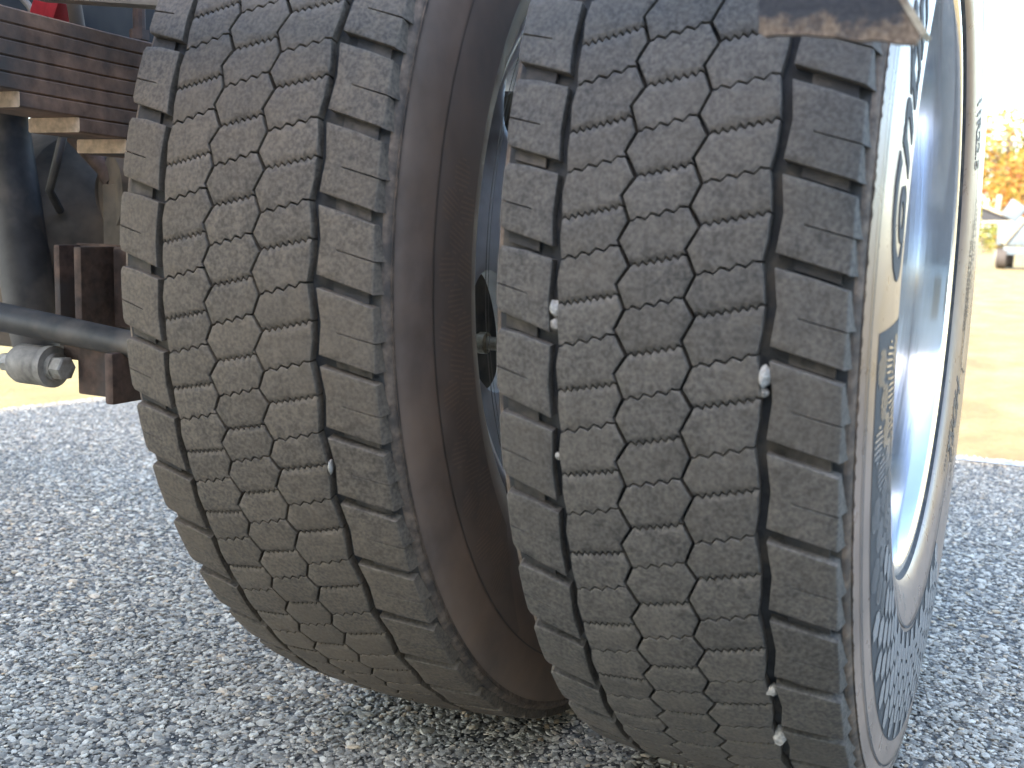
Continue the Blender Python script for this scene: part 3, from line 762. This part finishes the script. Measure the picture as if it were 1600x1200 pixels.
part('air_line', lambda bm: tube(bm, [(-.87, -.20, .86), (-.868, -.20, .80), (-.875, -.20, .74)], .0060, 10), M_black)
part('red_clamp', lambda bm: (box(bm, (-.822, -.25, .780), (.024, .018, .034), Matrix.Rotation(.45, 3, 'Y'), .003), box(bm, (-.803, -.25, .771), (.016, .024, .024), Matrix.Rotation(.45, 3, 'Y'), .003)), M_red)
part('spring_bolt', lambda bm: (tube(bm, [(-.809, -.12, .87), (-.809, -.12, .772)], .0075, 10), tube(bm, [(-.809, -.12, .772), (-.809, -.12, .760)], .012, 6)), M_rustbr)
part('tan_panel', lambda bm: box(bm, (-.68, -.30, .800), (.20, .03, .075), Matrix.Rotation(.10, 3, 'Y'), .004), M_tan)
part('diagonal_strut', lambda bm: (tube(bm, [(-.99, -.12, .70), (-.885, -.10, .60)], .011, 12), tube(bm, [(-.885, -.10, .60), (-.872, -.10, .588)], .015, 12)), M_rustbr)
part('brake_hose', lambda bm: tube(bm, [(-.93, -.13, .70), (-.905, -.15, .655), (-.91, -.16, .61), (-.935, -.15, .575), (-.95, -.12, .55)], .0055, 10), M_black)
part('brake_chamber', lambda bm: tube(bm, [(-.868, -.055, .575), (-.862, -.075, .575), (-.855, -.085, .575), (-.855, -.105, .575), (-.862, -.118, .575)], [.040, .052, .058, .058, .045], 28), M_blackd)
# rusty flap bracket hanging in front of the outer tyre
def flap(bm):
    yb = -.600
    pts = [(.0765, .83), (.0765, .670), (.0778, .6540), (.0810, .6520), (.096, .6525), (.114, .6505), (.130, .6480), (.141, .6480), (.147, .6460), (.1565, .6450), (.1590, .6490), (.1535, .6585), (.1455, .6690), (.106, .745), (.106, .83)]
    rnd = random.Random(2); dense = []
    for (a, b) in zip(pts, pts[1:]+pts[:1]):
        n = max(1, int(math.hypot(b[0]-a[0], b[1]-a[1])/.004)) if min(a[1], b[1]) < .684 else 1
        for k in range(n):
            dense.append((a[0]+(b[0]-a[0])*k/n+rnd.uniform(-.0004, .0004), a[1]+(b[1]-a[1])*k/n+rnd.uniform(-.0004, .0004)))
    prism(bm, dense, 'y', yb, yb+.007)
    es = [e for e in bm.edges if len(e.link_faces) == 2 and e.calc_face_angle(0) > 1.0]
    bmesh.ops.bevel(bm, geom=es, offset=.0012, segments=2, affect='EDGES')
fbk = part('flap_bracket', flap, M_bracket, truck, 35, 'rusty pitted steel bracket hanging over the outer tyre')
M_lip = simple('sunlit_rust_edge', (.50, .41, .28), .8, 0, .35, 150, .4, .001, (.16, .10, .06), .35)  # pale yellow tone paints the lit edge; the darker mottling is rust
def fold(bm):
    pts = [(.1592, .6488), (.1455, .6692), (.110, .745), (.113, .747), (.1485, .6712), (.1616, .6512)]
    prism(bm, pts, 'y', -.6006, -.576)
part('folded_lip', fold, M_lip, fbk)
part('bracket_arm', lambda bm: tube(bm, [(.112, -.612, .825), (-.4, -.612, .825), (-.86, -.612, .825), (-.94, -.612, .83)], .019, 20), M_black, fbk)
# cab, ahead of the wheels and behind the camera
cabx0, cabx1, caby1, cabz = -2.45, .12, -3.3, 3.1
def cab(bm):
    box(bm, ((cabx0+cabx1)/2, caby1-.95, (1.0+cabz)/2), (cabx1-cabx0, 1.9, cabz-1.0), bevel=.08)
    box(bm, ((cabx0+cabx1)/2, caby1-2.3, 1.25), (cabx1-cabx0-.3, 1.3, 1.1), bevel=.10)
cabo = part('cab', cab, M_cab, truck, 30)
part('rear_window', lambda bm: box(bm, ((cabx0+cabx1)/2, caby1+.004, 2.3), (1.1, .02, .6), bevel=.008), M_glass, cabo)
part('fuel_tank', lambda bm: tube(bm, [(-.26, -4.6, .62), (-.26, -3.5, .62)], .30, 40), M_alu_lip)

# ------------------------------------------------------------------ warehouse behind the camera: the lot lies in its shade
wh = bpy.data.objects.new('warehouse', None); COL.objects.link(wh); wh.location = (0, -9.5, 0)
tag(wh, 'long pale metal-clad warehouse behind the camera, its shade covering the asphalt', 'building')
M_clad = simple('pale_cladding', (.42, .42, .40), .5, 0, .06, 3, 0)
WH = (1.86+9.5)/math.cos(math.radians(12.0))*math.tan(SUN_EL)
WX0 = pav_x(-9.5)
def clad(bm):
    prof_ = []; x = WX0
    while x < 34:
        prof_ += [(x, 0), (x+.10, 0), (x+.13, .04), (x+.23, .04)]; x += .26
    lo = [bm.verts.new((px, -py, 0)) for px, py in prof_]; hi = [bm.verts.new((px, -py, WH-.02)) for px, py in prof_]
    for i in range(len(lo)-1): bm.faces.new((lo[i], lo[i+1], hi[i+1], hi[i]))
part('clad_wall', clad, M_clad, wh, 20)
part('roof', lambda bm: box(bm, ((WX0+34)/2, -8.06, WH-.10), (34-WX0, 16.0, .20)), M_blackd, wh)
part('end_wall', lambda bm: box(bm, (WX0+.1, -8.1, (WH-.2)/2), (.18, 15.8, WH-.2)), M_clad, wh)
for k in range(4):
    d_ = part('dock_door', lambda bm: box(bm, (3+k*6.5, .03, 2.6), (3.0, .10, 3.4), bevel=.01), M_tan, wh)

# ------------------------------------------------------------------ pebbles caught in the grooves
def tread_point(xc, x, ang, d): 
    r = crown(x)-d; return (xc+x, -r*math.cos(ang), AXZ+r*math.sin(ang))
def pebble(p, s, seed, label, el=(1, 1, 1), tilt=0):
    rnd = random.Random(seed); bm = bmesh.new(); bmesh.ops.create_icosphere(bm, subdivisions=2, radius=1)
    ph = [Vector((rnd.uniform(-1, 1), rnd.uniform(-1, 1), rnd.uniform(-1, 1))).normalized() for _ in range(14)]
    for v in bm.verts:
        q = v.co.copy(); k = 1
        for h in ph:
            dd = q.dot(h)
            if dd > .58: k = min(k, .58/dd)
        v.co = Vector((q.x*el[0], q.y*el[1], q.z*el[2]))*k*s*1.3
    o = done(bm, 'pebble', M_pebble, None, 12); o.location = p; o.rotation_euler = (tilt, 0, rnd.uniform(-.3, .3))
    return tag(o, label, 'pebble', 'pebbles caught in the tread grooves')

G0 = .511
pebble(tread_point(XO, -.0727, -.033, .004), .0052, 1, 'upper of two white pebbles wedged together in the outer tyre\'s left groove', (.9, 1, 1.25))
pebble(tread_point(XO, -.0727, -.053, .004), .0050, 2, 'lower of two white pebbles wedged together in the outer tyre\'s left groove', (.9, 1, 1.1))
pebble(tread_point(XO, .0712, -.098, .003), .0058, 3, 'long white pebble wedged in the outer tyre\'s right groove at mid height', (.85, 1, 1.45))
pebble(tread_point(XO, .0708, -.120, .004), .0042, 4, 'small grey-white pebble just below the long white one in the right groove', (.95, 1, .9))
pebble(tread_point(XO, .0712, -.605, .003), .0050, 5, 'pale pebble low in the outer tyre\'s right groove, upper of two', (.9, 1, 1.1))
pebble(tread_point(XO, .0712, -.728, .003), .0056, 6, 'pale pebble low in the outer tyre\'s right groove, lower of two', (.9, 1, 1.5))
pebble(tread_point(XO, -.0727, -.239, .004), .0034, 7, 'tiny pale pebble in the outer tyre\'s left groove below the wedged pair', (1, 1, 1.1))
pebble(tread_point(XI, .0735, -.304, .002), .0044, 8, 'white pebble caught in the inner tyre\'s right groove', (.6, 1, 1.6))

# ------------------------------------------------------------------ background: trees, bushes, utility cart
def leaf_mat(name, cols):
    m, t, b = new_mat(name); co = world_pos(t); n1 = noise(t, co, 1.1, 4); wn = t.nodes.new('ShaderNodeTexWhiteNoise')
    at = t.nodes.new('ShaderNodeNewGeometry'); 
    mx = t.nodes.new('ShaderNodeMath'); mx.operation = 'MULTIPLY_ADD'; mx.inputs[1].default_value = .45; 
    t.links.new(at.outputs['Random Per Island'], mx.inputs[0]); t.links.new(n1, mx.inputs[2])
    c = ramp(t, mx.outputs[0], [(.42, cols[0]), (.62, cols[1]), (.78, cols[2]), (.95, cols[3])])
    t.links.new(c, b.inputs['Base Color']); b.inputs['Roughness'].default_value = .7
    tr = t.nodes.new('ShaderNodeBsdfTranslucent'); t.links.new(c, tr.inputs[0]); ms = t.nodes.new('ShaderNodeMixShader'); ms.inputs[0].default_value = .25
    out = t.nodes['Material Output']; t.links.new(b.outputs[0], ms.inputs[1]); t.links.new(tr.outputs[0], ms.inputs[2]); t.links.new(ms.outputs[0], out.inputs[0]); return m
M_aut = leaf_mat('autumn_leaves', [(.22, .065, .015), (.32, .125, .022), (.33, .20, .03), (.20, .20, .035)])
M_yel = leaf_mat('yellow_green_leaves', [(.06, .09, .018), (.14, .17, .028), (.27, .24, .035), (.34, .19, .03)])
M_bark = simple('bark', (.11, .085, .06), .9, 0, .4, 8, .5, .02)
def tree(name, loc, h, wdt, mat, seed, label, n=3200, lf=.26, bush=False):
    rnd = random.Random(seed)
    t = bpy.data.objects.new(name, None); COL.objects.link(t); t.location = loc; tag(t, label, 'bush' if bush else 'tree', 'bushes beyond the field' if bush else 'autumn trees beyond the field')
    clumps = []
    bmT = bmesh.new(); th = h*(.12 if bush else .30)
    tube(bmT, [(0, 0, -.1), (.05, 0, th*.5), (-.05, .05, th), (0, 0, h*.75)], [h*.03, h*.024, h*.02, h*.006], 9)
    nb = 9 if bush else 16
    for i in range(nb):
        a = 2*PI*i/nb*2.4 + rnd.uniform(-.4, .4); z0 = th*.7 + (h*.72-th*.7)*i/nb
        z1 = min(h*.92, z0 + rnd.uniform(.08, .25)*h); rr = wdt*.5*rnd.uniform(.55, 1.0)*math.sin(PI*min(.97, max(.12, (z1-th*.4)/(h-th*.4))))**.6
        e = Vector((rr*math.cos(a), rr*math.sin(a), z1)); tube(bmT, [(0, 0, z0), (e*.5 + Vector((0, 0, z0*.5-.02*h)))[:], e[:]], [h*.011, h*.007, h*.003], 6)
        clumps.append((e, rnd.uniform(.16, .26)*wdt))
        for _ in range(2): clumps.append((e*rnd.uniform(.6, .95) + Vector((rnd.uniform(-.12, .12)*wdt, rnd.uniform(-.12, .12)*wdt, rnd.uniform(-.05, .1)*h)), rnd.uniform(.10, .19)*wdt))
    clumps.append((Vector((0, 0, h*.9)), wdt*.14))
    done(bmT, 'trunk', M_bark, t)
    vs, fs = [], []
    for i in range(n):
        c, r = rnd.choice(clumps); d = Vector((rnd.gauss(0, 1), rnd.gauss(0, 1), rnd.gauss(0, .8))).normalized()*r*rnd.uniform(.35, 1.05)
        p = c+d; a = Vector((rnd.gauss(0, 1), rnd.gauss(0, 1), rnd.gauss(0, 1))).normalized(); u, v = frame_of(a); s = lf*rnd.uniform(.6, 1.3)
        k = len(vs); vs += [(p+u*s*.5)[:], (p+v*s*.3)[:], (p-u*s*.5)[:], (p-v*s*.3+a*s*.12)[:]]; fs.append((k, k+1, k+2, k+3))
    me = bpy.data.meshes.new('crown'); me.from_pydata(vs, [], fs); me.update(); mesh_obj('crown', me, mat, t)
    return t
TREES = [(-1.0, 72, 10.6, 6.4, M_yel, 'yellow-green tree, tallest in the gap right of the outer tyre'),
         (-2.9, 70, 8.2, 5.0, M_aut, 'orange tree just left of the tall yellow-green tree'),
         (-5.2, 76, 9.0, 5.0, M_yel, 'slender yellowish tree left of the orange tree, mostly behind the tyre'),
         (-1.7, 66, 5.2, 4.6, M_aut, 'low orange tree in front of the tall yellow-green tree'),
         (5.0, 76, 10.5, 7.5, M_aut, 'large orange tree beyond the right edge of the picture'),
         (-11.5, 78, 10.0, 7.5, M_aut, 'broad orange tree hidden behind the outer tyre')]
for i, (x, y, h, wd, mt, lb_) in enumerate(TREES): tree('autumn_tree', (x, y, 0), h, wd, mt, 20+i, lb_)
for i in range(7):
    tree('autumn_tree', (13+i*8.5+(i*37 % 5), 80-i*3.0, 0), 9+(i*53 % 4), 7.5, (M_aut, M_yel)[i % 2], 70+i, ('nearest', 'second', 'third', 'fourth', 'fifth', 'sixth', 'farthest')[i] + ' autumn tree added out of view beyond the right edge for sidewall reflections', 2200, .34)  # unseen trees, added to tone down what the outer sidewall mirrors
BUSH = [(-2.4, 45, 1.5, 3.0, M_yel, 'low yellow bush behind the cart, nearest the tyre'), (-0.9, 47, 1.9, 3.0, M_aut, 'low orange bush behind the cart, at the picture edge'), (-4.4, 47, 1.7, 3.2, M_yel, 'low yellow bush mostly hidden behind the tyre')]
for i, (x, y, h, wd, mt, lb_) in enumerate(BUSH): tree('bush', (x, y, 0), h, wd, mt, 50+i, lb_, 1400, .16, True)

M_cartb = simple('cart_blue_grey', (.085, .105, .12), .5, 0, .12, 10, 0)
M_cream = simple('cream_plastic', (.26, .22, .16), .5, 0, .1, 10, 0)
M_cartt = simple('cart_tyre', (.045, .036, .03), .8, 0, .2, 20, 0)
M_dark = simple('dark_tarp', (.015, .015, .018), .7, 0, .2, 10, 0)
cart = bpy.data.objects.new('utility_cart', None); COL.objects.link(cart); cart.location = (-.64, 21.5, 0); cart.scale = (.9, .9, .9)
tag(cart, 'blue-grey utility cart with cream wheels standing on the dry field', 'cart')
def wheel_cart(y, x):
    part('wheel', lambda bm: tube(bm, [(x-.10, y, .215), (x-.09, y, .215), (x+.09, y, .215), (x+.10, y, .215)], [.18, .215, .215, .18], 24), M_cartt, cart)
    ob = part('wheel_cover', lambda bm: tube(bm, [(x-.13, y, .215), (x-.10, y, .215)], [.13, .17], 20), M_cream, cart)
Rz = Matrix.Rotation(-.5, 3, 'Z')
def cbox(name, c, s, mat, ry=0, rz=0): 
    part(name, lambda bm: box(bm, c, s, Matrix.Rotation(rz, 3, 'Z') @ Matrix.Rotation(ry, 3, 'Y'), .015), mat, cart)
wheel_cart(-.1, -.08); wheel_cart(.9, .02); wheel_cart(-.1, .85); wheel_cart(.9, .95)
cbox('body', (.38, .4, .70), (1.15, 1.3, .46), M_cartb)
cbox('chassis', (.42, .4, .36), (.95, 1.3, .16), M_cartb)
cbox('cowl', (.08, .0, 1.16), (.34, .5, .36), M_cartb, .55)
cbox('seat', (.62, .4, 1.05), (.5, .9, .16), M_cream)
cbox('seat_back', (.55, .4, 1.28), (.18, .9, .36), M_cream, .2)
cbox('arm', (.10, -.28, .76), (.11, .08, .62), M_cream, .6)
cbox('boom', (-.16, -.2, 1.10), (.78, .06, .06), M_cream, .38)
cbox('boom', (-.16, -.2, .93), (.74, .06, .05), M_cream, -.04)
cbox('post', (-.22, -.2, 1.32), (.10, .06, .30), M_cream, .05)
cbox('post', (-.46, -.2, 1.32), (.07, .06, .34), M_cream, -.5)
part('dark_flap', lambda bm: prism(bm, [(-.52, .95), (.08, .97), (-.52, 1.22)], 'y', -.16, -.10), M_dark, cart)
part('reflector', lambda bm: tube(bm, [(.36, -.27, .63), (.36, -.24, .63)], .05, 14), M_red, cart)
